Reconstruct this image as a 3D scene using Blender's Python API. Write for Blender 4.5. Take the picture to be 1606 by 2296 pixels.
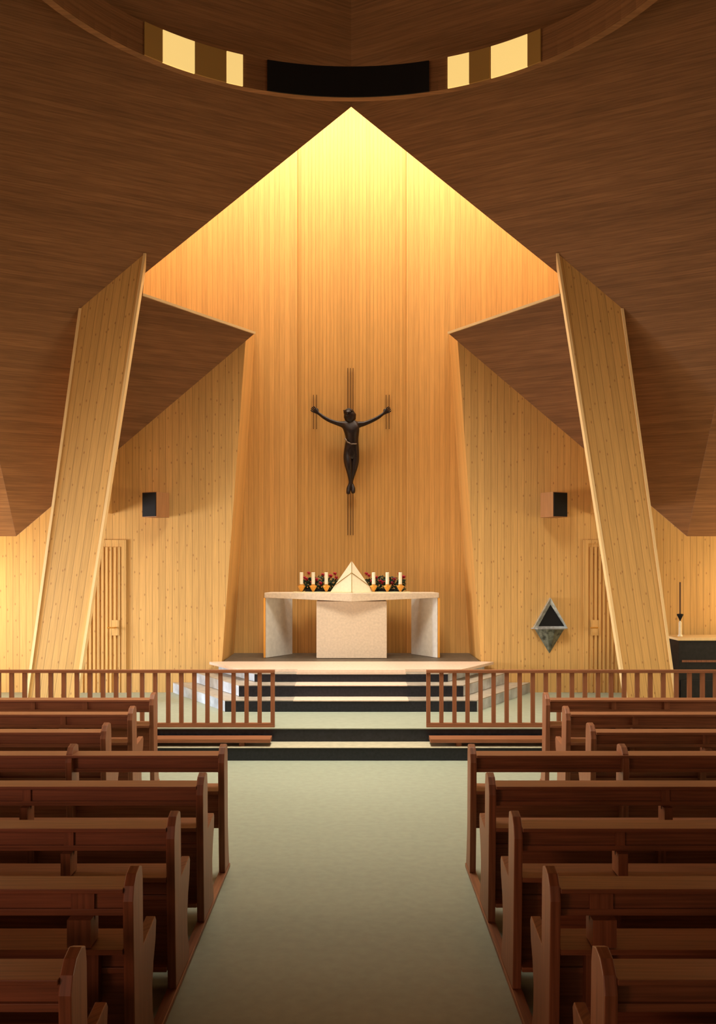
import bpy, bmesh, math, random
from mathutils import Vector, Matrix
random.seed(7)
for o in list(bpy.data.objects): bpy.data.objects.remove(o)
S = bpy.context.scene
COL = S.collection
PI = math.pi

# ------------------------------------------------------------ camera
F = 2100.0                                    # focal length in pixels of the 1606 wide frame
cam = bpy.data.cameras.new('camera'); co = bpy.data.objects.new('camera', cam); COL.objects.link(co)
co.location = (0.057, 0, 2.26); co.rotation_euler = (PI/2, 0, 0)
cam.sensor_fit = 'HORIZONTAL'; cam.sensor_width = 36; cam.lens = F/1606*36
cam.shift_x = 6/1606; cam.shift_y = 114/1606; cam.clip_end = 200
S.camera = co
# ------------------------------------------------------------ world, colour management, lights
w = bpy.data.worlds.new('world'); S.world = w; w.use_nodes = True
w.node_tree.nodes['Background'].inputs[0].default_value = (0.9, 0.95, 1, 1)
w.node_tree.nodes['Background'].inputs[1].default_value = 0.3
S.view_settings.view_transform = 'Standard'; S.view_settings.look = 'None'
S.view_settings.gamma = 1; S.view_settings.exposure = -0.08
S.view_settings.use_curve_mapping = False
try:
    S.cycles.use_denoising = True
    S.cycles.max_bounces = 8
    S.cycles.sample_clamp_indirect = 6
except Exception: pass

def area(name, loc, target, sx, sy, power, col, spread=180):
    l = bpy.data.lights.new(name, 'AREA'); l.shape = 'RECTANGLE'; l.size = sx; l.size_y = sy
    l.energy = power; l.color = col; l.spread = math.radians(spread)
    o = bpy.data.objects.new(name, l); COL.objects.link(o); o.location = loc
    o.rotation_euler = (Vector(target)-Vector(loc)).to_track_quat('-Z', 'Y').to_euler()
    return o
def lamp(name, loc, power, col, r=0.08):
    l = bpy.data.lights.new(name, 'POINT'); l.energy = power; l.color = col; l.shadow_soft_size = r
    o = bpy.data.objects.new(name, l); COL.objects.link(o); o.location = loc; return o
# daylight of the roof shaft above the altar, added fill lights at the rear and sides, and the two side alcove lamps
area('skylight', (0, 13.9, 10.5), (0, 14.7, 0), 6.4, 1.1, 520, (1.0, .94, .80))
area('ring_daylight', (-.3, 9.0, 8.9), (0, 10.9, 0), 2.6, 2.6, 290, (1.0, .92, .77), 76)
area('rear_fill', (-2.5, -5.7, 4.4), (-1, 14, 3.5), 9, 4, 60, (1.0, .80, .58))  # fill added for surfaces that face the camera
area('rear_left_fill', (-6.5, -4.5, 2.4), (-3.2, 6, .5), 2.4, 1.6, 50, (1.0, .40, .26), 80)  # reddish fill added to warm the left pews
area('left_side_light', (-8.3, 9.4, 1.75), (0, 9.8, .4), 7.0, 1.6, 330, (1.0, .74, .48), 125)  # low side light added out of view
area('right_side_light', (8.3, 9.4, 1.75), (0, 10.2, .4), 7.0, 1.6, 230, (1.0, .80, .52), 125)  # weaker counterpart added on the right
area('chancel_window_light', (-7.9, 11.9, 1.6), (0, 12.9, .6), 1.2, 1.6, 100, (.60, .78, 1.0), 80)
lamp('left_alcove_lamp', (-6.3, 12.9, 1.9), 140, (1.0, .76, .42), .15)
lamp('right_alcove_lamp', (6.4, 12.9, 1.9), 75, (1.0, .74, .38), .15)

# ------------------------------------------------------------ materials
def mat(name):
    m = bpy.data.materials.new(name); m.use_nodes = True
    nt = m.node_tree; return m, nt, nt.nodes['Principled BSDF']
def plain(name, c, rough=.6, metal=0, noise=0.0, nscale=20, spec=.3, bump=0, emis=None):
    m, nt, b = mat(name)
    b.inputs['Roughness'].default_value = rough; b.inputs['Metallic'].default_value = metal
    b.inputs['Specular IOR Level'].default_value = spec
    b.inputs['Base Color'].default_value = (*c, 1)
    if noise:
        tc = nt.nodes.new('ShaderNodeTexCoord'); n = nt.nodes.new('ShaderNodeTexNoise')
        n.inputs['Scale'].default_value = nscale; n.inputs['Detail'].default_value = 5
        nt.links.new(tc.outputs['Object'], n.inputs['Vector'])
        r = nt.nodes.new('ShaderNodeMapRange'); r.inputs[1].default_value = .3; r.inputs[2].default_value = .7
        r.inputs[3].default_value = 1-noise; r.inputs[4].default_value = 1+noise
        nt.links.new(n.outputs['Fac'], r.inputs[0])
        v = nt.nodes.new('ShaderNodeVectorMath'); v.operation = 'SCALE'; v.inputs[0].default_value = c
        nt.links.new(r.outputs[0], v.inputs['Scale']); nt.links.new(v.outputs[0], b.inputs['Base Color'])
        if bump:
            bp = nt.nodes.new('ShaderNodeBump'); bp.inputs['Strength'].default_value = bump
            nt.links.new(n.outputs['Fac'], bp.inputs['Height']); nt.links.new(bp.outputs[0], b.inputs['Normal'])
    if emis:
        b.inputs['Emission Color'].default_value = (*emis[0], 1); b.inputs['Emission Strength'].default_value = emis[1]
    return m
def wood(name, c, pw=.1, var=.15, groove=.45, gw=.06, grain=.2, knots=0.0, rough=.55, hue=(1, .8, .6), spec=.3, cloud=0.0):
    """boards along UV v, across UV u (metres)"""
    m, nt, b = mat(name); N = nt.nodes.new; L = nt.links.new
    b.inputs['Roughness'].default_value = rough; b.inputs['Specular IOR Level'].default_value = spec
    uv = N('ShaderNodeUVMap'); sp = N('ShaderNodeSeparateXYZ'); L(uv.outputs[0], sp.inputs[0])
    def mth(op, a, bb=None, cl=False):
        n = N('ShaderNodeMath'); n.operation = op; n.use_clamp = cl
        for i, x in enumerate((a, bb)):
            if x is None: continue
            if isinstance(x, (int, float)): n.inputs[i].default_value = x
            else: L(x, n.inputs[i])
        return n.outputs[0]
    k = mth('DIVIDE', sp.outputs[0], pw); fl = mth('FLOOR', k); fr = mth('FRACT', k)
    wn = N('ShaderNodeTexWhiteNoise'); wn.noise_dimensions = '1D'; L(fl, wn.inputs['W'])
    bv = mth('MULTIPLY_ADD', wn.outputs['Value'], 2*var); bv.node.inputs[2].default_value = 1-var
    # grain
    cb = N('ShaderNodeCombineXYZ'); L(mth('MULTIPLY', sp.outputs[0], 70), cb.inputs[0])
    L(mth('MULTIPLY', sp.outputs[1], 2.2), cb.inputs[1]); L(mth('MULTIPLY', fl, 3.7), cb.inputs[2])
    g = N('ShaderNodeTexNoise'); g.inputs['Scale'].default_value = 1; g.inputs['Detail'].default_value = 4; L(cb.outputs[0], g.inputs['Vector'])
    gv = N('ShaderNodeMapRange'); gv.inputs[1].default_value = .3; gv.inputs[2].default_value = .7
    gv.inputs[3].default_value = 1-grain; gv.inputs[4].default_value = 1+grain; L(g.outputs['Fac'], gv.inputs[0])
    f = mth('MULTIPLY', bv, gv.outputs[0])
    if cloud:
        cbc = N('ShaderNodeCombineXYZ'); L(mth('MULTIPLY', sp.outputs[0], 5), cbc.inputs[0]); L(mth('MULTIPLY', sp.outputs[1], .9), cbc.inputs[1])
        cn = N('ShaderNodeTexNoise'); cn.inputs['Scale'].default_value = 1; cn.inputs['Detail'].default_value = 3; L(cbc.outputs[0], cn.inputs['Vector'])
        cv = N('ShaderNodeMapRange'); cv.inputs[1].default_value = .3; cv.inputs[2].default_value = .7
        cv.inputs[3].default_value = 1-cloud; cv.inputs[4].default_value = 1+cloud; L(cn.outputs['Fac'], cv.inputs[0])
        f = mth('MULTIPLY', f, cv.outputs[0])
    edge = mth('ABSOLUTE', mth('SUBTRACT', fr, .5))
    gm = mth('GREATER_THAN', edge, .5-gw/2)
    if groove: f = mth('MULTIPLY', f, mth('SUBTRACT', 1, mth('MULTIPLY', gm, groove)))
    sc = N('ShaderNodeVectorMath'); sc.operation = 'SCALE'; sc.inputs[0].default_value = c; L(f, sc.inputs['Scale'])
    out = sc.outputs[0]
    if knots:
        ck = N('ShaderNodeCombineXYZ'); L(mth('MULTIPLY', sp.outputs[0], 9.0), ck.inputs[0]); L(mth('MULTIPLY', sp.outputs[1], 4.2), ck.inputs[1])
        vo = N('ShaderNodeTexVoronoi'); vo.voronoi_dimensions = '2D'; vo.inputs['Scale'].default_value = 1; L(ck.outputs[0], vo.inputs['Vector'])
        kv = N('ShaderNodeMapRange'); kv.inputs[1].default_value = .03; kv.inputs[2].default_value = .10
        kv.inputs[3].default_value = knots; kv.inputs[4].default_value = 0; L(vo.outputs['Distance'], kv.inputs[0])
        mx = N('ShaderNodeMix'); mx.data_type = 'RGBA'; L(mth('MULTIPLY', kv.outputs[0], mth('GREATER_THAN', vo.outputs['Color'], .45)), mx.inputs['Factor']); L(out, mx.inputs['A'])
        mx.inputs['B'].default_value = (c[0]*.35, c[1]*.2, c[2]*.2, 1); out = mx.outputs['Result']
    L(out, b.inputs['Base Color'])
    if groove:
        bp = N('ShaderNodeBump'); bp.inputs['Strength'].default_value = .35; bp.inputs['Distance'].default_value = .01; bp.invert = True
        L(gm, bp.inputs['Height']); L(bp.outputs[0], b.inputs['Normal'])
    return m
M = {}
M['pine'] = wood('pine_boards', (.66, .395, .135), pw=.1, var=.07, groove=.42, gw=.07, grain=.11, knots=.6)
M['pine_niche'] = wood('pine_niche', (.66, .38, .12), pw=.085, var=.07, groove=.2, gw=.1, grain=.10)
M['pine_centre'] = wood('pine_centre', (.63, .355, .105), pw=.06, var=.07, groove=.28, gw=.14, grain=.10)
M['cabinet_wood'] = wood('cabinet_wood', (.36, .17, .065), pw=.3, var=.05, groove=0)
M['pine_trim'] = wood('pine_trim', (.88, .64, .32), pw=5, var=.02, groove=0, grain=.08)
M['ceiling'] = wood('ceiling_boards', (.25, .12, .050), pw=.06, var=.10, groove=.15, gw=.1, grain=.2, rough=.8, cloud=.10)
M['pew'] = wood('pew_wood', (.25, .098, .046), pw=.6, var=.12, groove=0, grain=.28, rough=.42, spec=.4)
M['rail'] = wood('rail_wood', (.23, .085, .036), pw=.6, var=.1, groove=0, grain=.25, rough=.5)
M['floor'] = plain('floor_lino', (.27, .295, .22), .5, noise=.07, nscale=14, spec=.35)
M['stair_top'] = plain('pale_tread', (.40, .36, .25), .5, noise=.12, nscale=14)
M['slate'] = plain('black_slate', (.010, .010, .014), .3, noise=.5, nscale=30, spec=.4)
M['lit_slate'] = plain('window_lit_slate', (.42, .46, .50), .35, noise=.35, nscale=5, spec=.5)  # step sides: slate with the windows' reflection painted in as a pale tone
M['tread'] = plain('tread_stone', (.34, .29, .23), .4, noise=.2, nscale=10)
M['inset'] = plain('inset_stone', (.66, .50, .38), .45, noise=.08, nscale=25)
M['limestone'] = plain('limestone', (.66, .54, .40), .7, noise=.09, nscale=30, bump=.05)
M['white_stone'] = plain('white_panel', (.68, .67, .62), .55, noise=.08, nscale=14)
M['dark_floor'] = plain('dark_paving', (.10, .075, .05), .5, noise=.25, nscale=9)
M['wax'] = plain('wax', (.85, .80, .60), .5, noise=.04)
M['brass'] = plain('brass', (.72, .36, .07), .35, metal=.6)
M['cloth'] = plain('linen', (.80, .68, .42), .9, noise=.05, nscale=40)
M['veil'] = plain('veil', (.80, .70, .50), .8, noise=.05, nscale=30)
M['gold'] = plain('gold_braid', (.40, .27, .10), .6, noise=.1)
M['leaf'] = plain('leaves', (.022, .045, .02), .6, noise=.5, nscale=40)
M['bloom'] = plain('bloom', (.42, .012, .035), .6, noise=.3, nscale=40)
M['bronze'] = plain('bronze', (.016, .008, .006), .42, metal=.25, noise=.4, nscale=25, spec=.5)
M['bronze_light'] = plain('bronze_light', (.22, .17, .13), .5, metal=.3)
M['rod'] = plain('rod_iron', (.10, .05, .025), .5, metal=.3)
M['black'] = plain('black_cloth', (.006, .006, .007), .8)
M['steel'] = plain('steel', (.48, .53, .55), .35, metal=.7, noise=.3, nscale=18)
M['greenstone'] = plain('green_marble', (.14, .155, .12), .45, noise=.7, nscale=14)
M['console'] = plain('console_black', (.012, .011, .010), .5, noise=.3)
M['glow'] = plain('lit_glass', (.9, .7, .2), .5, emis=((1, .70, .24), .8))
M['glow_dim'] = plain('dim_glow', (.35, .19, .05), .5, emis=((1, .5, .1), .03))
M['glow_glass'] = plain('glowing_pane', (.8, .8, .8), .4, emis=((1, .9, .7), .12))  # even glow for the skylight and for the added windows
M['plaster'] = plain('plaster', (.25, .14, .07), .8, noise=.1, nscale=4)
M['lamp_metal'] = plain('lamp_metal', (.55, .50, .45), .4, metal=.3)

# ------------------------------------------------------------ mesh helpers
class MB:
    def __init__(s): s.v = []; s.f = []
    def poly(s, pts):
        b = len(s.v); s.v += [tuple(p) for p in pts]; s.f.append(list(range(b, b+len(pts)))); return s
    def box(s, x0, x1, y0, y1, z0, z1):
        b = len(s.v)
        s.v += [(x, y, z) for z in (z0, z1) for y in (y0, y1) for x in (x0, x1)]
        s.f += [[b+i for i in q] for q in ((0, 2, 3, 1), (4, 5, 7, 6), (0, 1, 5, 4), (2, 6, 7, 3), (0, 4, 6, 2), (1, 3, 7, 5))]
        return s
    def prism(s, pts, d):
        """pts: planar loop of 3D points, extruded by the vector d"""
        b = len(s.v); n = len(pts); d = Vector(d)
        s.v += [tuple(p) for p in pts] + [tuple(Vector(p)+d) for p in pts]
        s.f.append([b+i for i in reversed(range(n))]); s.f.append([b+n+i for i in range(n)])
        for i in range(n):
            j = (i+1) % n; s.f.append([b+i, b+j, b+n+j, b+n+i])
        return s
    def tube(s, a, c, r, r2=None, seg=10):
        a = Vector(a); c = Vector(c); r2 = r if r2 is None else r2
        q = (c-a).to_track_quat('Z', 'Y'); b = len(s.v)
        for p, rr in ((a, r), (c, r2)):
            for i in range(seg):
                s.v.append(tuple(p + q @ Vector((rr*math.cos(2*PI*i/seg), rr*math.sin(2*PI*i/seg), 0))))
        s.f.append([b+i for i in reversed(range(seg))]); s.f.append([b+seg+i for i in range(seg)])
        for i in range(seg):
            j = (i+1) % seg; s.f.append([b+i, b+j, b+seg+j, b+seg+i])
        return s
    def lathe(s, c, prof, seg=20):
        b = len(s.v); n = len(prof)
        for r, z in prof:
            for i in range(seg):
                s.v.append((c[0]+r*math.cos(2*PI*i/seg), c[1]+r*math.sin(2*PI*i/seg), c[2]+z))
        for k in range(n-1):
            for i in range(seg):
                j = (i+1) % seg; s.f.append([b+k*seg+i, b+k*seg+j, b+(k+1)*seg+j, b+(k+1)*seg+i])
        s.f.append([b+i for i in reversed(range(seg))]); s.f.append([b+(n-1)*seg+i for i in range(seg)])
        return s
    def build(s, name, m, parent=None, grain=(0, 0, 1), bevel=0, smooth=False, origin=None, fixn=True):
        me = bpy.data.meshes.new(name)
        o3 = Vector(origin) if origin is not None else Vector((0, 0, 0))
        me.from_pydata([tuple(Vector(v)-o3) for v in s.v], [], s.f); me.validate(); me.update()
        if fixn:
            bm = bmesh.new(); bm.from_mesh(me); bmesh.ops.recalc_face_normals(bm, faces=bm.faces)
            bm.to_mesh(me); bm.free()
        uvl = me.uv_layers.new(name='UVMap')
        for p in me.polygons:
            n = p.normal
            g = n.cross(Vector((0, 0, 1))) if grain == 'contour' else Vector(grain)
            if g.length < 1e-4: g = Vector((1, 0, 0))
            g = g.normalized(); u = n.cross(g)
            if u.length < .2:
                g = n.orthogonal().normalized(); u = n.cross(g)
            u.normalize(); g2 = u.cross(n)
            if (abs(u.x), abs(u.y), abs(u.z)).index(max(abs(u.x), abs(u.y), abs(u.z))) >= 0 and sum(u) < 0: u = -u
            for li in p.loop_indices:
                c = me.vertices[me.loops[li].vertex_index].co + o3
                uvl.data[li].uv = (c.dot(u), c.dot(g2))
        if smooth:
            for p in me.polygons: p.use_smooth = True
        me.materials.append(m)
        o = bpy.data.objects.new(name, me); COL.objects.link(o)
        if origin is not None and parent is None: o.location = origin
        if parent is not None: o.parent = parent
        if bevel:
            bv = o.modifiers.new('bevel', 'BEVEL'); bv.width = bevel; bv.segments = 2; bv.limit_method = 'ANGLE'
        return o
def structure(o): o['kind'] = 'structure'; return o
def tag(o, label, cat, group=None):
    o['label'] = label; o['category'] = cat
    if group: o['group'] = group
    return o
def empty(name, loc=(0, 0, 0), rz=0):
    o = bpy.data.objects.new(name, None); COL.objects.link(o); o.location = loc; o.rotation_euler = (0, 0, rz)
    o.empty_display_size = .1; return o
def copy_tree(o, parent=None):
    c = o.copy(); COL.objects.link(c)
    if parent is not None: c.parent = parent
    for ch in list(kids[o.name]) if o.name in kids else []:
        copy_tree(ch, c)
    return c
kids = {}
def remember(o):
    kids[o.name] = [c for c in bpy.data.objects if c.parent == o]
    for c in kids[o.name]: remember(c)

# ------------------------------------------------------------ room shell
zc = lambda x, y: 29.514-.85*abs(x)-1.6*y
zl = lambda x, y: 25.22-1.6*y
zs = lambda x, y: 10.2-.7*(abs(x)-2.2)
W0 = 14.1                                     # chancel wall plane
structure(MB().box(-8.5, 8.5, -6, W0, -.1, 0).build('floor', M['floor'], grain=(0, 1, 0)))
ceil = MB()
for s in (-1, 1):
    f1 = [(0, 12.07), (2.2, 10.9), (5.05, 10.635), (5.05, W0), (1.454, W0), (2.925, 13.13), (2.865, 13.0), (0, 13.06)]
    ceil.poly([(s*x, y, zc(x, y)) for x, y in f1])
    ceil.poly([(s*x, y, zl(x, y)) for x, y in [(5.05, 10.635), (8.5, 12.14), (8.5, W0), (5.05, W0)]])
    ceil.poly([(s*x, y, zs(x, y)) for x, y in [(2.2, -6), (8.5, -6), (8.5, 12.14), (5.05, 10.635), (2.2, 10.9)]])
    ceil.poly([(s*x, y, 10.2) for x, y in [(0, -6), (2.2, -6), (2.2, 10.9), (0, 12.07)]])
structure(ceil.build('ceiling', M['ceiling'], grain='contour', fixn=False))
structure(MB().box(-8.6, -8.5, -6, W0, 0, 9).build('wall_left', M['pine']))
structure(MB().box(8.5, 8.6, -6, W0, 0, 9).build('wall_right', M['pine']))
structure(MB().box(-8.6, 8.6, -6.1, -6, 0, 10.4).build('wall_rear', M['pine']))
# unseen windows added at the rear and sides around the fill lights
t = structure(empty('added_window_1', (-1.5, -6, 4.4)))
MB().box(-4.5, 4.5, .0, .03, -2, 2).build('pane', M['glow_glass'], t)
b = MB()
for k in range(7): b.box(-4.53+k*1.5, -4.47+k*1.5, .0, .07, -2.05, 2.05)
b.box(-4.55, 4.55, 0, .07, -2.07, -2); b.box(-4.55, 4.55, 0, .07, 2, 2.07)
b.build('window_frame', M['pew'], t)
for wx, wn_ in ((-8.5, 'added_window_2'), (8.47, 'added_window_4')):
  t = structure(empty(wn_, (wx, 9.4, 1.75)))
  MB().box(0, .03, -3.5, 3.5, -.8, .8).build('pane', M['glow_glass'], t)
  b = MB(); xa, xb = (0, .07) if wx < 0 else (-.04, .03)
  for k in range(7): b.box(xa, xb, -3.53+k*1.1667, -3.47+k*1.1667, -.85, .85)
  b.box(xa, xb, -3.55, 3.55, -.87, -.8); b.box(xa, xb, -3.55, 3.55, .8, .87)
  b.build('window_frame', M['pew'], t)

def lean(z): return 1.95-(z-.796)*.35/4.767   # half width of the niche opening
for s, nm in ((-1, 'wall_chancel_left'), (1, 'wall_chancel_right')):
    pts = [(8.5, 0), (8.5, 2.66), (5.05, 2.66), (1.60, 5.594), (lean(5.594), 5.594), (lean(0), 0)]
    pts = [(s*x, W0, z) for x, z in [(8.5, 0), (8.5, 2.66), (5.05, 2.66), (lean(5.6), 5.60), (lean(0), 0)]]
    structure(MB().poly(pts).build(nm, M['pine'], fixn=False))
    # niche side and its edge board
    r = [(s*lean(0), W0, 0), (s*lean(5.6), W0, 5.6), (s*1.593, 15.4, 6.03), (s*1.99, 15.4, 0)]
    structure(MB().poly(r).build('wall_niche_left' if s < 0 else 'wall_niche_right', M['pine_niche'], fixn=False))
structure(MB().box(-3.7, -.9, 15.4, 15.5, 0, 11.6).build('wall_back_left', M['pine_niche']))
structure(MB().box(.9, 3.7, 15.4, 15.5, 0, 11.6).build('wall_back_right', M['pine_niche']))
structure(MB().box(-.9, .9, 15.45, 15.55, 0, 11.6).build('wall_back_centre', M['pine_centre']))
sh = MB()
sh.box(-3.7, -3.6, 12.9, 15.5, 3, 11.6); sh.box(3.6, 3.7, 12.9, 15.5, 3, 11.6)
sh.prism([(-3.7, 12.96, zc(3.7, 12.96)+.03), (0, 12.96, zc(0, 12.96)+.05), (3.7, 12.96, zc(3.7, 12.96)+.03), (3.7, 12.96, 11.6), (-3.7, 12.96, 11.6)], (0, .05, 0))
structure(sh.build('wall_shaft', M['pine_niche']))
t = structure(MB().box(-3.7, 3.7, 12.9, 15.5, 11.5, 11.56).build('window_3', M['glow_glass']))

# pale lips along the four edges of the roof opening
def bar(mb, a, c, w_, h_):
    a = Vector(a); c = Vector(c); d = (c-a).normalized(); up = Vector((0, 0, 1)); sd = d.cross(up).normalized()*w_/2
    u = sd.cross(d).normalized()*h_/2
    mb.prism([a-sd-u, a+sd-u, a+sd+u, a-sd+u], c-a)
for s in (-1, 1):
    A = Vector((0, 13.06, zc(0, 13.06))); Sd = Vector((s*2.865, 13.0, zc(2.865, 13.0))); Q = Vector((s*2.925, 13.13, zc(2.925, 13.13))); R = Vector((s*1.454, 14.1, zc(1.454, 14.1)))
    mb = MB(); bar(mb, Q, R, .03, .035)
    structure(mb.build('trim_1' if s < 0 else 'trim_2', M['pine_trim'], grain=(s, -1, 0)))

# leaning board buttresses in front of the chancel wall
YF = 12.87
for s in (-1, 1):
    P = lambda x, z: (s*x, YF, z)
    bl, br, tr, tl = (4.473, .31), (3.796, .31), (2.836, zc(2.836, YF)-.0), (3.724, zc(3.724, YF)-.0)
    t = empty('buttress', (s*4.1, YF, .31))
    off = Vector((s*4.1, YF, .31))
    g = Vector((-s*.1455, 0, 1))
    mb = MB().prism([Vector(P(*q))-off for q in (bl, br, tr, tl)], (0, .09, 0))
    mb.build('board_face', M['pine'], t, grain=g)
    for a, c, nm in ((bl, tl, 'outer_edge'), (br, tr, 'inner_edge')):
        a3 = Vector(P(*a))-off; c3 = Vector(P(*c))-off
        e = MB().prism([a3+Vector((-.018, -.015, 0)), a3+Vector((.018, -.015, 0)), c3+Vector((.018, -.015, 0)), c3+Vector((-.018, -.015, 0))], (0, .12, 0))
        o = e.build('edge_board', M['pine_trim'], t, grain=g); o['label'] = 'pale edge board'
    structure(t)
    t.name = 'trim_3' if s < 0 else 'trim_4'

# doors: ribbed boards, frame, latch
def door(name, x0, x1, s):
    t = structure(empty(name, ((x0+x1)/2, W0, .31)))
    wd = (x1-x0)/2; h = 2.245
    b = MB().box(-wd, wd, -.012, -.002, 0, h)
    n = int(2*wd/.062)
    for k in range(n):
        xx = -wd+.03+k*.062; b.box(xx, xx+.036, -.035, -.01, 0, h-.06)
    b.build('door_leaf', M['pine'], t)
    f = MB().box(wd, wd+.07, -.03, -.001, 0, h+.05).box(-wd-.07, -wd, -.03, -.001, 0, h+.05).box(-wd, wd, -.03, -.001, h, h+.05)
    f.build('door_frame', M['pine'], t)
    hx = wd-.1 if s < 0 else -wd+.1
    hd = MB().box(hx-.07, hx+.07, -.045, -.02, .86, 1.09); hd.build('lock_plate', M['pine'], t)
    MB().tube((hx+.02, -.04, .98), (hx+.02, -.11, .98), .011).tube((hx+.02, -.105, .98), (hx-.09, -.105, .98), .011).build('door_handle', M['brass'], t)
door('door_1', -4.35, -3.46, -1)
door('door_2', 3.56, 4.45, 1)

# ------------------------------------------------------------ chancel steps
# one low step and the chancel floor
st = MB().box(-8.5, 8.5, 10.7, W0, 0, .145)
structure(st.build('trim_5', M['slate'], grain=(1, 0, 0)))
structure(MB().box(-8.5, 8.5, 10.69, 11.06, .145, .151).build('trim_6', M['stair_top']))
structure(MB().box(-8.5, 8.5, 11.05, W0, .145, .30).build('trim_7', M['slate']))
structure(MB().box(-8.5, 8.5, 11.04, 15.6, .30, .31).build('floor_chancel', M['floor']))
# hexagonal altar steps
def hexa(hw, y0, tipx, tipy, z0, z1, top, nm, inset=True):
    pts = [(-hw, y0), (hw, y0), (tipx, tipy), (tipx, W0-.01), (-tipx, W0-.01), (-tipx, tipy)]
    if tipy >= W0-.02: pts = [(-hw, y0), (hw, y0), (tipx, W0-.01), (-tipx, W0-.01)]
    t = empty(nm, (0, y0, z0)); off = Vector((0, y0, z0))
    core = MB()
    n = len(pts)
    # front riser
    core.box(-hw+.0, hw-.0, 0, .05, 0, z1-z0-.012)
    core.build('riser', M['slate'], t)
    sd = MB().prism([Vector((x, y, z0))-off for x, y in [(-hw+.001, y0+.02), (hw-.001, y0+.02)]+pts[2:]], (0, 0, z1-z0-.012))
    sd.build('step_body', M['lit_slate'], t)
    tp = MB().prism([Vector((x, y, z1-.012))-off for x, y in pts], (0, 0, .012)); tp.build('tread', top, t)
    if inset:
        MB().box(-.755, .755, -.012, .36, z1-z0-.012, z1-z0+.001).build('tread_inset', M['inset'], t)
    return t
lab = 'hexagonal altar step, '
d = .563
def mk(hw, y0, z0, z1, nm, label, top):
    tip = hw+(W0-y0)*d
    o = hexa(hw, y0, tip, W0, z0, z1, top, nm); tag(o, label, 'step', 'altar steps'); return o
mk(1.65, 12.26, .31, .461, 'altar_step', 'bottom step of the altar platform, widest black riser with slate sides painted pale for window reflections', M['tread'])
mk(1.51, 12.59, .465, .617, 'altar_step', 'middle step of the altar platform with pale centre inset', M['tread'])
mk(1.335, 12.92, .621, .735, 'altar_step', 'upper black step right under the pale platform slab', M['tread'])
# top slab and niche floor
t = empty('altar_platform', (0, 12.92, .735)); off = Vector((0, 12.92, .735))
tip = (2.13, 14.03)
pts = [(-1.54, 13.05), (1.54, 13.05), tip, (1.94, W0-.01), (-1.94, W0-.01), (-tip[0], tip[1])]
MB().prism([Vector((x, y, .739))-off for x, y in pts], (0, 0, .038)).build('platform_slab', M['inset'], t)
MB().prism([Vector((x, y, .739))-off for x, y in [(-.75, 12.92), (.75, 12.92), (.62, 14.0), (-.62, 14.0)]], (0, 0, .043)).build('centre_slab', M['inset'], t)
tag(t, 'pale pink stone platform slab carrying the white altar', 'platform')
structure(MB().box(-1.93, 1.93, W0-.009, 15.4, .31, .777).build('floor_niche', M['dark_floor']))

# ------------------------------------------------------------ altar and what stands on it
ZT = .782
al = empty('altar', (0, 14.6, ZT)); off = Vector((0, 14.6, ZT))
MB().box(-.545, .545, -.1, .45, 0, .885).build('centre_block', M['limestone'], al, bevel=.008)
top = MB()
fr = [(-1.36, 14.58), (0, 14.33), (1.36, 14.58), (1.30, 15.0), (-1.30, 15.0)]
zt = [1.795]*5
bot = [1.718, 1.668, 1.718, 1.72, 1.72]
b0 = len(top.v)
top.v += [(x, y-14.6, zb-ZT) for (x, y), zb in zip(fr, bot)] + [(x, y-14.6, z-ZT) for (x, y), z in zip(fr, zt)]
top.v.append((0, 0, .92))
top.f += [[0, 1, 10], [1, 2, 10], [2, 3, 10], [3, 4, 10], [4, 0, 10], [5, 6, 7, 8, 9]]
for i in range(5): top.f.append([i, (i+1) % 5, 5+(i+1) % 5, 5+i])
top.build('altar_top', M['limestone'], al, bevel=.006)
for s in (-1, 1):
    p = MB().prism([(s*1.335, .0, 0), (s*1.355, .02, 0), (s*.985, .62, 0), (s*.965, .60, 0)], (0, 0, .935))
    p.build('side_panel', M['white_stone'], al)
    e = MB().prism([(s*1.345, -.01, 0), (s*1.375, .0, 0), (s*1.375, .04, 0), (s*1.345, .03, 0)], (0, 0, .93))
    o = e.build('panel_edge', M['brass'], al); o['label'] = 'gold coloured panel edge'
tag(al, 'pale stone altar with prow shaped top, square centre block and white slanted side panels', 'altar')
cl = MB().box(-.92, .92, -.16, .06, 0, .010)
o = cl.build('altar_cloth', M['cloth'], bevel=.003); o.location = (0, 14.76, 1.795)
tag(o, 'cream linen cloth lying along the altar top under the candles', 'altar cloth')
ZA = 1.806
# veiled tabernacle: pyramid with braid
t = empty('tabernacle', (0, 14.74, ZA))
ap = (0, .0, .485); B = [(-.335, .0, 0), (0, -.15, 0), (.335, .0, 0), (0, .06, 0)]
mb = MB(); mb.v = B+[ap]; mb.f = [[0, 1, 4], [1, 2, 4], [2, 3, 4], [3, 0, 4], [3, 2, 1, 0]]
mb.build('veil', M['veil'], t)
def lerp(a, b, k): return tuple(a[i]+(b[i]-a[i])*k for i in range(3))
br = MB()
f = lambda p: (p[0], p[1]-.006, p[2])
br.tube(f(B[1]), f(ap), .006, seg=6)
mid = lerp(B[1], ap, .62)
br.tube(f(mid), f(lerp(B[0], ap, .22)), .005, seg=6); br.tube(f(mid), f(lerp(B[2], ap, .22)), .005, seg=6)
br.build('gold_braid', M['gold'], t)
tag(t, 'cream veiled pyramid tabernacle with braided seams in the middle of the altar', 'tabernacle')
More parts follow.
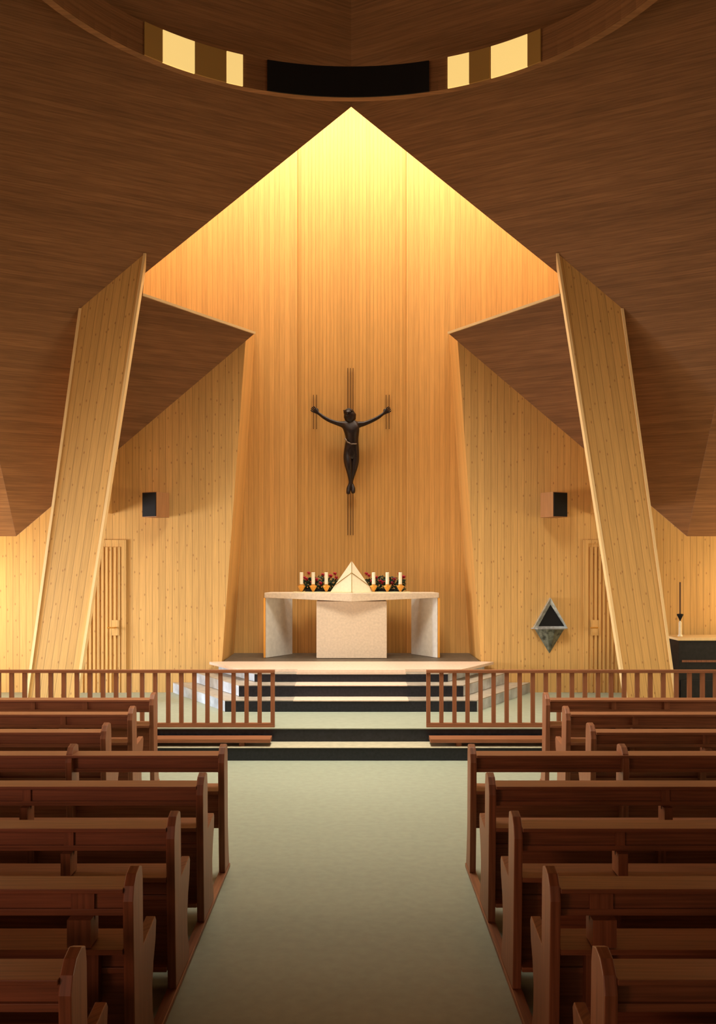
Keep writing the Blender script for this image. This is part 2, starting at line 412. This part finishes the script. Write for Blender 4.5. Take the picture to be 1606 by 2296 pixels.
# candles
CX = [-.79, -.605, -.40, .345, .56, .765]
CL = ['outermost on the left, at the cloth end', 'middle of the three left of the tabernacle', 'nearest the tabernacle on its left', 'nearest the tabernacle on its right', 'middle of the three right of the tabernacle', 'outermost on the right, beside the last red flowers']
def candle():
    t = empty('candlestick', (0, 0, 0))
    MB().lathe((0, 0, 0), [(.018, 0), (.016, .012), (.024, .02), (.045, .06), (.062, .085), (.062, .095), (.034, .10), (.03, .118)]).build('brass_cup', M['brass'], t, smooth=False)
    c = MB().lathe((0, 0, .10), [(.028, 0), (.028, .20), (.024, .205)], 16).build('candle', M['wax'], t); c['label'] = 'thick white candle'
    MB().tube((0, 0, .30), (0, 0, .318), .0025, seg=6).build('wick', M['black'], c)
    return t
cp = candle(); remember(cp)
for i, x in enumerate(CX):
    o = cp if i == 0 else copy_tree(cp)
    o.location = (x, 14.72, ZA)
    tag(o, 'white candle in a brass cup, '+CL[i], 'candle', 'candles on the altar')
# flowers
def flowers(x0, x1, lab, seed):
    rnd = random.Random(seed)
    t = empty('flower_arrangement', ((x0+x1)/2, 14.91, 1.797)); w2 = (x1-x0)/2
    MB().box(-w2+.04, w2-.04, -.035, .035, 0, .05).build('flower_trough', M['black'], t)
    lf = MB()
    for i in range(620):
        x = rnd.uniform(-w2, w2); y = rnd.uniform(-.06, .07); z = rnd.uniform(.03, .26)*(1-.25*abs(x/w2))
        c = Vector((x, y, z)); a = Vector((rnd.uniform(-1, 1), rnd.uniform(-1, 1), rnd.uniform(-.4, 1))).normalized()
        sdv = a.orthogonal().normalized()*rnd.uniform(.011, .018); l = rnd.uniform(.04, .065)
        lf.poly([c-a*l/2, c+sdv, c+a*l/2, c-sdv])
    lf.build('foliage', M['leaf'], t, fixn=False)
    for i in range(13):
        x = -w2*.95+i*w2*1.9/12+rnd.uniform(-.02, .02); z = rnd.uniform(.12, .31); y = rnd.uniform(-.07, -.02)
        c = Vector((x, y, z)); bl = MB()
        for k in range(11):
            ang = k*2.4; rr = .009+.0022*k
            dr = Vector((math.cos(ang), -.55, math.sin(ang))).normalized()
            p = c+dr*rr; n1 = dr.orthogonal().normalized()*.015; n2 = dr.cross(n1).normalized()*.015
            bl.poly([p-n1, p-n2, p+n1*1.1+dr*.008, p+n2])
        bl.lathe(c-Vector((0, 0, .01)), [(.003, 0), (.012, .006), (.012, .014), (.003, .02)], 8)
        bl.build('bloom', M['bloom'], t, fixn=False)
    tag(t, lab, 'flowers', 'red flowers on the altar')
flowers(-.78, -.22, 'red flowers with dark leaves behind the candles left of the tabernacle', 3)
flowers(.22, .85, 'red flowers with dark leaves behind the candles right of the tabernacle', 5)

# ------------------------------------------------------------ crucifix figure on the back wall
YW = 15.45; kx = (YW-.17)/F
def C(px, py, dy=0.0): return Vector(((px-797)*kx+.057, YW-.17+dy, 2.26+(1262-py)*kx))
org = Vector((-.02, YW-.17, 3.3))
cr = empty('crucifix', org)
def skin(name, verts, edges, radii, root, m, parent, sub=2):
    me = bpy.data.meshes.new(name); me.from_pydata([tuple(v-org) for v in verts], edges, []); me.update()
    o = bpy.data.objects.new(name, me); COL.objects.link(o); o.parent = parent
    sk = o.modifiers.new('skin', 'SKIN'); sk.use_smooth_shade = True
    for i, r in enumerate(radii):
        d = me.skin_vertices[0].data[i]; d.radius = r if isinstance(r, tuple) else (r, r); d.use_root = (i == root)
    ss = o.modifiers.new('sub', 'SUBSURF'); ss.levels = sub; ss.render_levels = sub
    me.materials.append(m); return o
V = []; E = []; Rr = []
def add(p, r, par=None):
    V.append(p); Rr.append(r); i = len(V)-1
    if par is not None: E.append((par, i))
    return i
pel = add(C(788, 1003), (.118, .105))
belly = add(C(790, 988), (.115, .105), pel)
rib = add(C(789, 970, -.01), (.135, .13), belly)
chest = add(C(788, 957, -.01), (.14, .135), rib)
neck = add(C(785, 945, -.02), .045, chest)
hb = add(C(783, 937, -.05), .055, neck)
hm = add(C(781, 930, -.06), (.064, .07), hb)
ht = add(C(780, 922, -.05), .05, hm)
def arm(pts, side):
    p = chest
    for (x, y, dy, r) in pts: p = add(C(x, y, dy), r, p)
    wr = V[p]; dr = (V[p]-V[p-1]).normalized(); px_ = Vector((0, -1, 0)); up = dr.cross(px_).normalized()
    if up.z < 0: up = -up
    palm = add(wr+dr*.055, (.034, .045), p)
    lens = [.056, .066, .062, .048]
    for k in range(4):
        o_ = up*(.038-.025*k)
        a = add(V[palm]+dr*.024+o_, .0115, palm)
        b_ = add(V[a]+dr*lens[k]*.5+Vector((0, -.006, 0)), .0105, a)
        add(V[b_]+dr*lens[k]*.42+Vector((0, -.018, 0)), .009, b_)
    a = add(wr+dr*.025+up*.034, .012, palm); add(V[a]+dr*.03+up*.020, .010, a)
arm([(771, 952, 0, .060), (757, 949, .01, .040), (740, 943, .02, .034), (726, 935, .03, .031), (713, 925, .04, .024)], -1)
arm([(803, 952, 0, .060), (817, 950, .01, .040), (834, 943, .02, .034), (849, 935, .03, .031), (861, 926, .04, .024)], 1)
def leg(pts):
    p = pel
    for (x, y, dy, r) in pts: p = add(C(x, y, dy), r, p)
leg([(781, 1014, 0, .085), (780, 1032, -.05, .082), (782, 1048, -.09, .062), (785, 1064, -.04, .048), (787, 1082, .0, .033), (782, 1096, -.02, .042), (781, 1109, -.06, .034)])
leg([(795, 1014, 0, .085), (796, 1034, -.02, .080), (794, 1050, -.05, .062), (790, 1066, -.02, .048), (787, 1082, .04, .033), (792, 1095, -.01, .042), (792, 1107, -.05, .034)])
skin('figure', V, E, Rr, 0, M['bronze'], cr)
def blob(name, c, r, m, squash=None):
    bm = bmesh.new(); bmesh.ops.create_uvsphere(bm, u_segments=20, v_segments=14, radius=1)
    for v in bm.verts:
        v.co = Vector((v.co.x*r[0], v.co.y*r[1], v.co.z*r[2]))
        if squash: v.co = squash(v.co)
        v.co += c-org
    me = bpy.data.meshes.new(name); bm.to_mesh(me); bm.free()
    for p in me.polygons: p.use_smooth = True
    me.materials.append(m); o = bpy.data.objects.new(name, me); COL.objects.link(o); o.parent = cr; return o
def hairsq(v):
    n = math.sin(v.x*160)*.004+math.sin(v.z*90)*.003
    v.x += n + (-.012 if v.z > .05 else 0); return v
blob('hair', C(785, 933, -.03), (.098, .08, .125), M['bronze'], hairsq)
# thorn crown
cb = MB()
cc = C(781, 922, -.05)-org
for k in range(16):
    a = 2*PI*k/16; a2 = 2*PI*(k+1)/16
    cb.tube(cc+Vector((math.cos(a)*.076, math.sin(a)*.076, .012*math.sin(3*a))), cc+Vector((math.cos(a2)*.076, math.sin(a2)*.076, .012*math.sin(3*a2))), .009, seg=6)
cb.build('crown', M['bronze'], cr)
# face: nose, brow, beard
fc = MB(); h0 = C(779, 930, -.115)-org
fc.tube(h0+Vector((0, .008, .02)), h0+Vector((0, -.012, -.012)), .007, .010, seg=8)
fc.tube(h0+Vector((-.03, .01, .022)), h0+Vector((.03, .01, .022)), .007, seg=6)
fc.lathe(h0+Vector((0, .03, -.07)), [(.006, 0), (.028, .02), (.036, .045), (.02, .05)], 10)
fc.build('face', M['bronze'], cr, smooth=True)
# loincloth: wrapped band with folds, and a lighter girdle
lc = MB(); seg = 32
rows = [(1003, .094, .074), (997, .098, .076), (1010, .104, .082), (1022, .106, .086), (1032, .098, .085)]
rows = [(990, .088, .068), (998, .096, .074), (1008, .104, .082), (1018, .108, .088), (1028, .104, .09)]
for (py, rx, ry) in rows:
    c0 = C(787, py, -.01)-org
    for i in range(seg):
        a = 2*PI*i/seg; rip = 1+.05*math.sin(a*7+py*.15)
        lc.v.append((c0.x+rx*rip*math.cos(a), c0.y+ry*rip*math.sin(a), c0.z+.02*math.sin(a+.5)))
for k in range(len(rows)-1):
    for i in range(seg):
        j = (i+1) % seg; lc.f.append([k*seg+i, k*seg+j, (k+1)*seg+j, (k+1)*seg+i])
lo = lc.build('loincloth', M['bronze'], cr, smooth=True)
so = lo.modifiers.new('solid', 'SOLIDIFY'); so.thickness = .008
gd = MB()
pp = [C(774, 984, -.08), C(779, 993, -.12), C(788, 998, -.135), C(800, 997, -.10)]
for a_, b_ in zip(pp, pp[1:]): gd.tube(a_-org, b_-org, .010, seg=8)
o = gd.build('girdle', M['bronze_light'], cr, smooth=True); o['label'] = 'lighter cord girdle'
# thin rods behind the figure
rd = [(780, 825, 935), (786, 825, 935), (792, 825, 935), (780, 1105, 1200), (786, 1105, 1200), (792, 1105, 1200), (703, 885, 962), (710, 885, 962), (866, 885, 962), (873, 885, 962)]
for x, y0, y1 in rd:
    kk = (YW-.03)/F
    X = (x-797)*kk+.057; Z0 = 2.26+(1262-y1)*kk; Z1 = 2.26+(1262-y0)*kk
    MB().tube(Vector((X, YW-.02, Z0))-org, Vector((X, YW-.02, Z1))-org, .0055, seg=6).build('wall_rod', M['rod'], cr)
MB().tube(C(787, 965, .05)-org, C(787, 965, .165)-org, .02).build('wall_fixing', M['rod'], cr)
MB().tube(C(787, 1096, .0)-org, C(787, 1096, .165)-org, .014).build('wall_fixing', M['rod'], cr)
tag(cr, 'dark bronze crucified figure with outstretched arms and thin rods on the back wall', 'crucifix')

# ------------------------------------------------------------ wall boxes, tabernacle diamond, console, candle stand
for s, X, lab in ((-1, -2.92, 'black fronted wooden loudspeaker box high on the left chancel wall'), (1, 3.02, 'black fronted wooden loudspeaker box high on the right chancel wall')):
    t = empty('loudspeaker', (X, 13.93, 3.12), 0)
    rot = Matrix.Rotation(s*math.radians(28), 3, 'Z')
    def rb(mb): mb.v = [tuple(rot @ Vector(v)) for v in mb.v]; return mb
    rb(MB().box(-.135, .135, -.13, .16, -.185, .185)).build('cabinet', M['cabinet_wood'], t, bevel=.004)
    rb(MB().box(-.125, .125, -.142, -.128, -.175, .175)).build('grille', M['black'], t)
    br_ = MB().box(-.04, .04, .05, .168, -.05, .05); br_.build('bracket', M['rod'], t)
    tag(t, lab, 'loudspeaker', 'loudspeakers on the chancel walls')

t = empty('wall_tabernacle', (2.98, W0, 1.28))
hw, hh, lh = .255, .455, .385
outer = [(-hw, 0), (hw, 0), (0, hh)]; inner = [(-hw+.075, .03), (hw-.045, .03), (.0, hh-.10)]
fm = MB()
yo = -.10
for i in range(3):
    j = (i+1) % 3
    o1, o2, i1, i2 = outer[i], outer[j], inner[i], inner[j]
    fm.poly([(o1[0], yo, o1[1]), (o2[0], yo, o2[1]), (i2[0], yo+.03, i2[1]), (i1[0], yo+.03, i1[1])])
    fm.poly([(o1[0], yo, o1[1]), (o2[0], yo, o2[1]), (o2[0], -.001, o2[1]), (o1[0], -.001, o1[1])])
fm.build('steel_frame', M['steel'], t, fixn=False)
MB().prism([(x, yo+.03, z) for x, z in inner], (0, .03, 0)).build('black_opening', M['black'], t)
MB().prism([(-hw-.02, 0, -.012), (hw+.02, 0, -.012), (hw*.8, -.13, -.012), (-hw*.8, -.13, -.012)], (0, 0, .014)).build('shelf', M['steel'], t)
pm = MB(); pm.v = [(-hw+.03, 0, -.014), (hw-.03, 0, -.014), (0, -.13, -.014), (0, 0, -lh), (-.06, -.12, -.014), (.06, -.12, -.014)]
pm.f = [[0, 4, 3], [4, 5, 3], [5, 1, 3], [0, 3, 1], [0, 1, 5, 4]]
pm.v = pm.v[:2]+pm.v[2:]
pm.build('stone_base', M['greenstone'], t)
tag(t, 'diamond shaped wall tabernacle, black triangle in a steel frame over green stone', 'tabernacle')

t = empty('organ_console', (5.5, 13.2, .31))
MB().box(-.88, .9, .0, .6, 0, .855).box(-.86, .88, -.02, 0, .02, .3).build('case', M['console'], t, bevel=.006)
MB().box(-.9, .92, -.02, .62, .856, .89).build('case_top', M['pine_trim'], t)
MB().box(-.84, .86, -.012, 0, .55, .58).build('moulding', M['pew'], t)
tag(t, 'low black cabinet with a pale wooden top beside the right buttress', 'cabinet')
t = empty('candle_stand', (4.74, 13.5, 1.202))
MB().lathe((0, 0, 0), [(.035, 0), (.03, .02), (.022, .03), (.02, .20), (.012, .22)], 14).build('white_foot', M['wax'], t)
MB().lathe((0, 0, .22), [(.006, 0), (.012, .02), (.045, .085), (.045, .1), (.01, .105)], 14).build('dark_cup', M['black'], t)
MB().tube((0, 0, .32), (0, 0, .78), .011).build('taper', M['rod'], t)
tag(t, 'slender candle stand with a dark cup and rod on the black cabinet', 'candle stand')
# spot lamp near the opening apex
t = empty('ceiling_spotlight', (-.27, 12.82, zc(.27, 12.82)))
MB().lathe((0, 0, -.09), [(.02, 0), (.075, .01), (.085, .05), (.06, .08), (.02, .12)], 18).build('lamp_housing', M['lamp_metal'], t, smooth=True)
tag(t, 'small grey spotlight fixed to the ceiling above the roof opening', 'spotlight')

# ------------------------------------------------------------ ring under the roof
RY, RR, RZ0, RZ1 = 8.58, 3.42, 8.23, 8.62
def ang(px):
    lo, hi = -1.3, 1.3
    for _ in range(60):
        m_ = (lo+hi)/2; X = RR*math.sin(m_); Y = RY+RR*math.cos(m_)
        if 797+(X-.057)*F/Y < px: lo = m_
        else: hi = m_
    return (lo+hi)/2
def arc(mb, a0, a1, r0, r1, z0, z1, n):
    for k in range(n):
        p = a0+(a1-a0)*k/n; q = a0+(a1-a0)*(k+1)/n
        c = [(math.sin(p)*r0, math.cos(p)*r0), (math.sin(q)*r0, math.cos(q)*r0), (math.sin(q)*r1, math.cos(q)*r1), (math.sin(p)*r1, math.cos(p)*r1)]
        b_ = len(mb.v)
        mb.v += [(x, y, z) for z in (z0, z1) for x, y in c]
        mb.f += [[b_+i for i in q_] for q_ in ((3, 2, 1, 0), (4, 5, 6, 7), (0, 1, 5, 4), (2, 3, 7, 6))]
        if k == 0: mb.f.append([b_+0, b_+4, b_+7, b_+3])
        if k == n-1: mb.f.append([b_+1, b_+2, b_+6, b_+5])
    return mb
rg = empty('hanging_ring', (0, RY, RZ0)); h = RZ1-RZ0
arc(MB(), 0, 2*PI, RR+.02, RR+.12, 0, h, 96).build('ring_band', M['ceiling'], rg, grain=(1, 0, 0))
for x0, x1, m_ in ((366, 437, 'glow'), (437, 508, 'glow_dim'), (509, 545, 'glow'), (600, 962, 'black'), (1004, 1052, 'glow'), (1052, 1098, 'glow_dim'), (1101, 1182, 'glow'), (325, 365, 'glow_dim'), (1183, 1212, 'glow_dim')):  # outermost dim pieces paint the panes' glow spilling onto the band
    o = arc(MB(), ang(x0), ang(x1), RR, RR+.02, .0, h, 12).build('pane_and_glow' if 'glow' in m_ else 'dark_panel', M[m_], rg)
for a in (-100, -170, 100, 170):
    a = math.radians(a); X = math.sin(a)*(RR+.07); Y = math.cos(a)*(RR+.07)
    zt_ = min(zs(X, RY+Y), 10.2)-RZ0
    MB().tube((X, Y, h-.01), (X, Y, zt_), .012).build('hanger_rod', M['rod'], rg)
tag(rg, 'large ring with lit amber panes hanging under the roof', 'ring')

# ------------------------------------------------------------ communion rails and kneeling boards
def rail(s, n, lab):
    t = empty('communion_rail', (s*.9, 11.12, .31))
    L_ = n*.155+.1
    x1 = s*L_
    a, c = sorted((0, x1))
    MB().box(a, c, -.035, .035, .645, .68).build('top_rail', M['rail'], t, grain=(1, 0, 0), bevel=.004)
    MB().box(a, c, -.025, .025, .0, .05).build('bottom_rail', M['rail'], t, grain=(1, 0, 0))
    first = None
    for k in range(n):
        if first is None:
            first = MB().box(-.024, .024, -.02, .02, .05, .645).build('baluster', M['rail'], t); o = first
        else:
            o = first.copy(); COL.objects.link(o); o.parent = t
        o.location = (s*(.024+k*.155), 0, 0)
    tag(t, lab, 'railing', 'communion rails')
rail(-1, 36, 'brown wooden communion rail left of the altar steps')
rail(1, 36, 'brown wooden communion rail right of the altar steps')
for s, lab in ((-1, 'long brown kneeling board at the foot of the left rail'), (1, 'long brown kneeling board at the foot of the right rail')):
    t = empty('kneeling_board', (s*.92, 10.86, .151))
    MB().prism([(0, -.12, .045), (0, .12, .045), (s*5.4, .12, .045), (s*5.4, -.12, .045)], (0, 0, .04)).build('board', M['rail'], t, grain=(1, 0, 0))
    for k in range(5): MB().box(*sorted((s*(.3+k*1.1), s*(.36+k*1.1))), -.09, .09, 0, .045).build('block', M['rail'], t)
    tag(t, lab, 'kneeler', 'kneeling boards')

# ------------------------------------------------------------ pews
# end panel profiles: y towards the altar, z up; y = 0 at the back edge
POST = [(.05, 0), (.03, .25), (.01, .60), (.0, .80), (.02, .86), (.06, .90), (.12, .915), (.165, .90), (.18, .84), (.19, .545)]
PEWF = POST+[(.44, .575), (.46, .55), (.445, .47), (.40, .38), (.375, .28), (.385, .16), (.43, .07), (.44, 0)]
SCRF = POST+[(.20, .30), (.24, .10), (.27, 0)]
def pew(s, D, x0, x1, braces, lab, posts=(), screen=False):
    prof = SCRF if screen else PEWF
    t = empty('pew_screen' if screen else 'pew', (s*x0, D, .03))
    L_ = x1-x0; th = .045
    def bx(y0, y1, z0, z1, nm, a=th, c=None, bev=.003):
        xs = sorted((s*a, s*(c if c is not None else L_-th)))
        return MB().box(xs[0], xs[1], y0, y1, z0, z1).build(nm, M['pew'], t, grain=(1, 0, 0), bevel=bev)
    for xx in (0, L_-th):
        MB().prism([(s*xx, y, z) for y, z in prof], (s*th, 0, 0)).build('end_panel', M['pew'], t, bevel=.004)
    bx(.0, .17, .833, .853, 'top_rail')
    bx(.07, .09, .724, .833, 'back_board', bev=.002)
    bx(.052, .0695, .722, .750, 'lower_back_board', bev=.002)
    sh_ = MB(); xs = sorted((s*th, s*(L_-th)))
    sh_.prism([(xs[0], -.0, .575), (xs[0], -.0, .598), (xs[0], .21, .606), (xs[0], .21, .585)], (xs[1]-xs[0], 0, 0))
    sh_.build('book_shelf', M['pew'], t, grain=(1, 0, 0))
    if not screen:
        bx(.19, .21, .04, .585, 'seat_back')
        bx(.17, .43, .42, .448, 'seat')
        bx(.02, .12, .10, .125, 'foot_rest')
    else:
        bx(.12, .14, .30, .575, 'lower_panel')
    for br_ in braces:
        bxx, bw = br_ if isinstance(br_, tuple) else (br_, .05)
        o_ = MB().box(*sorted((s*(bxx-x0), s*(bxx-x0+bw))), .055, .07, .70, .833)
        o_.box(*sorted((s*(bxx-x0), s*(bxx-x0+bw))), .0, .12, .606, .722)
        o_.box(*sorted((s*(bxx-x0), s*(bxx-x0+bw))), .12, .18, -.03 if screen else .30, .60)
        o_.build('brace', M['pew'], t)
    for pxx in posts:
        a = s*(pxx-x0)
        MB().prism([(a, y-.004, z+.002) for y, z in prof], (s*th, 0, 0)).build('middle_panel', M['pew'], t, bevel=.004)
    tag(t, lab, 'pew screen' if screen else 'pew', 'front screens of the pew blocks' if screen else 'wooden pews')
SIDE = {-1: 'left', 1: 'right'}
G = [(6.69, 'low wooden screen in front of the {} aisle pews, with a taller middle post', (), (1.97,)),
     (5.76, 'foremost real pew at the {} side of the aisle, behind the wooden screen', (1.96, 3.3), ()),
     (4.85, 'second pew behind the screen at the {} side of the aisle', (1.42, 2.9), ()),
     (3.95, 'third pew behind the screen at the {} side of the aisle', ((1.06, .1), 2.4), ()),
     (3.09, 'pew nearest the viewer at the {} side, cut by the bottom of the picture', (2.0,), ())]
Fr = [(9.40, 'set back wooden screen on the {}, right behind the kneeling board', (2.65, 3.18)),
      (8.50, 'set back pew on the {}, directly behind the set back screen', (2.59, 3.7)),
      (7.60, 'set back pew on the {}, just ahead of the aisle block screen', (2.9,))]
for s in (-1, 1):
    for k, (D, lab, br_, po) in enumerate(G): pew(s, D, .88, 4.95, br_, lab.format(SIDE[s]), po, k == 0)
    for k, (D, lab, br_) in enumerate(Fr): pew(s, D, 1.97, 5.6, br_, lab.format(SIDE[s]), (), k == 0)
    for x, y0, y1, nm in ((.902, 2.4, 6.97, 'along the aisle'), (1.992, 7.5, 9.68, 'under the set back rows')):
        o = MB().box(-.028, .028, 0, y1-y0, 0, .029).build('pew_sill', M['pew'], grain=(0, 1, 0), bevel=.004)
        o.location = (s*x, y0, 0)
        tag(o, 'low brown floor batten %s on the %s' % (nm, SIDE[s]), 'batten', 'floor battens')
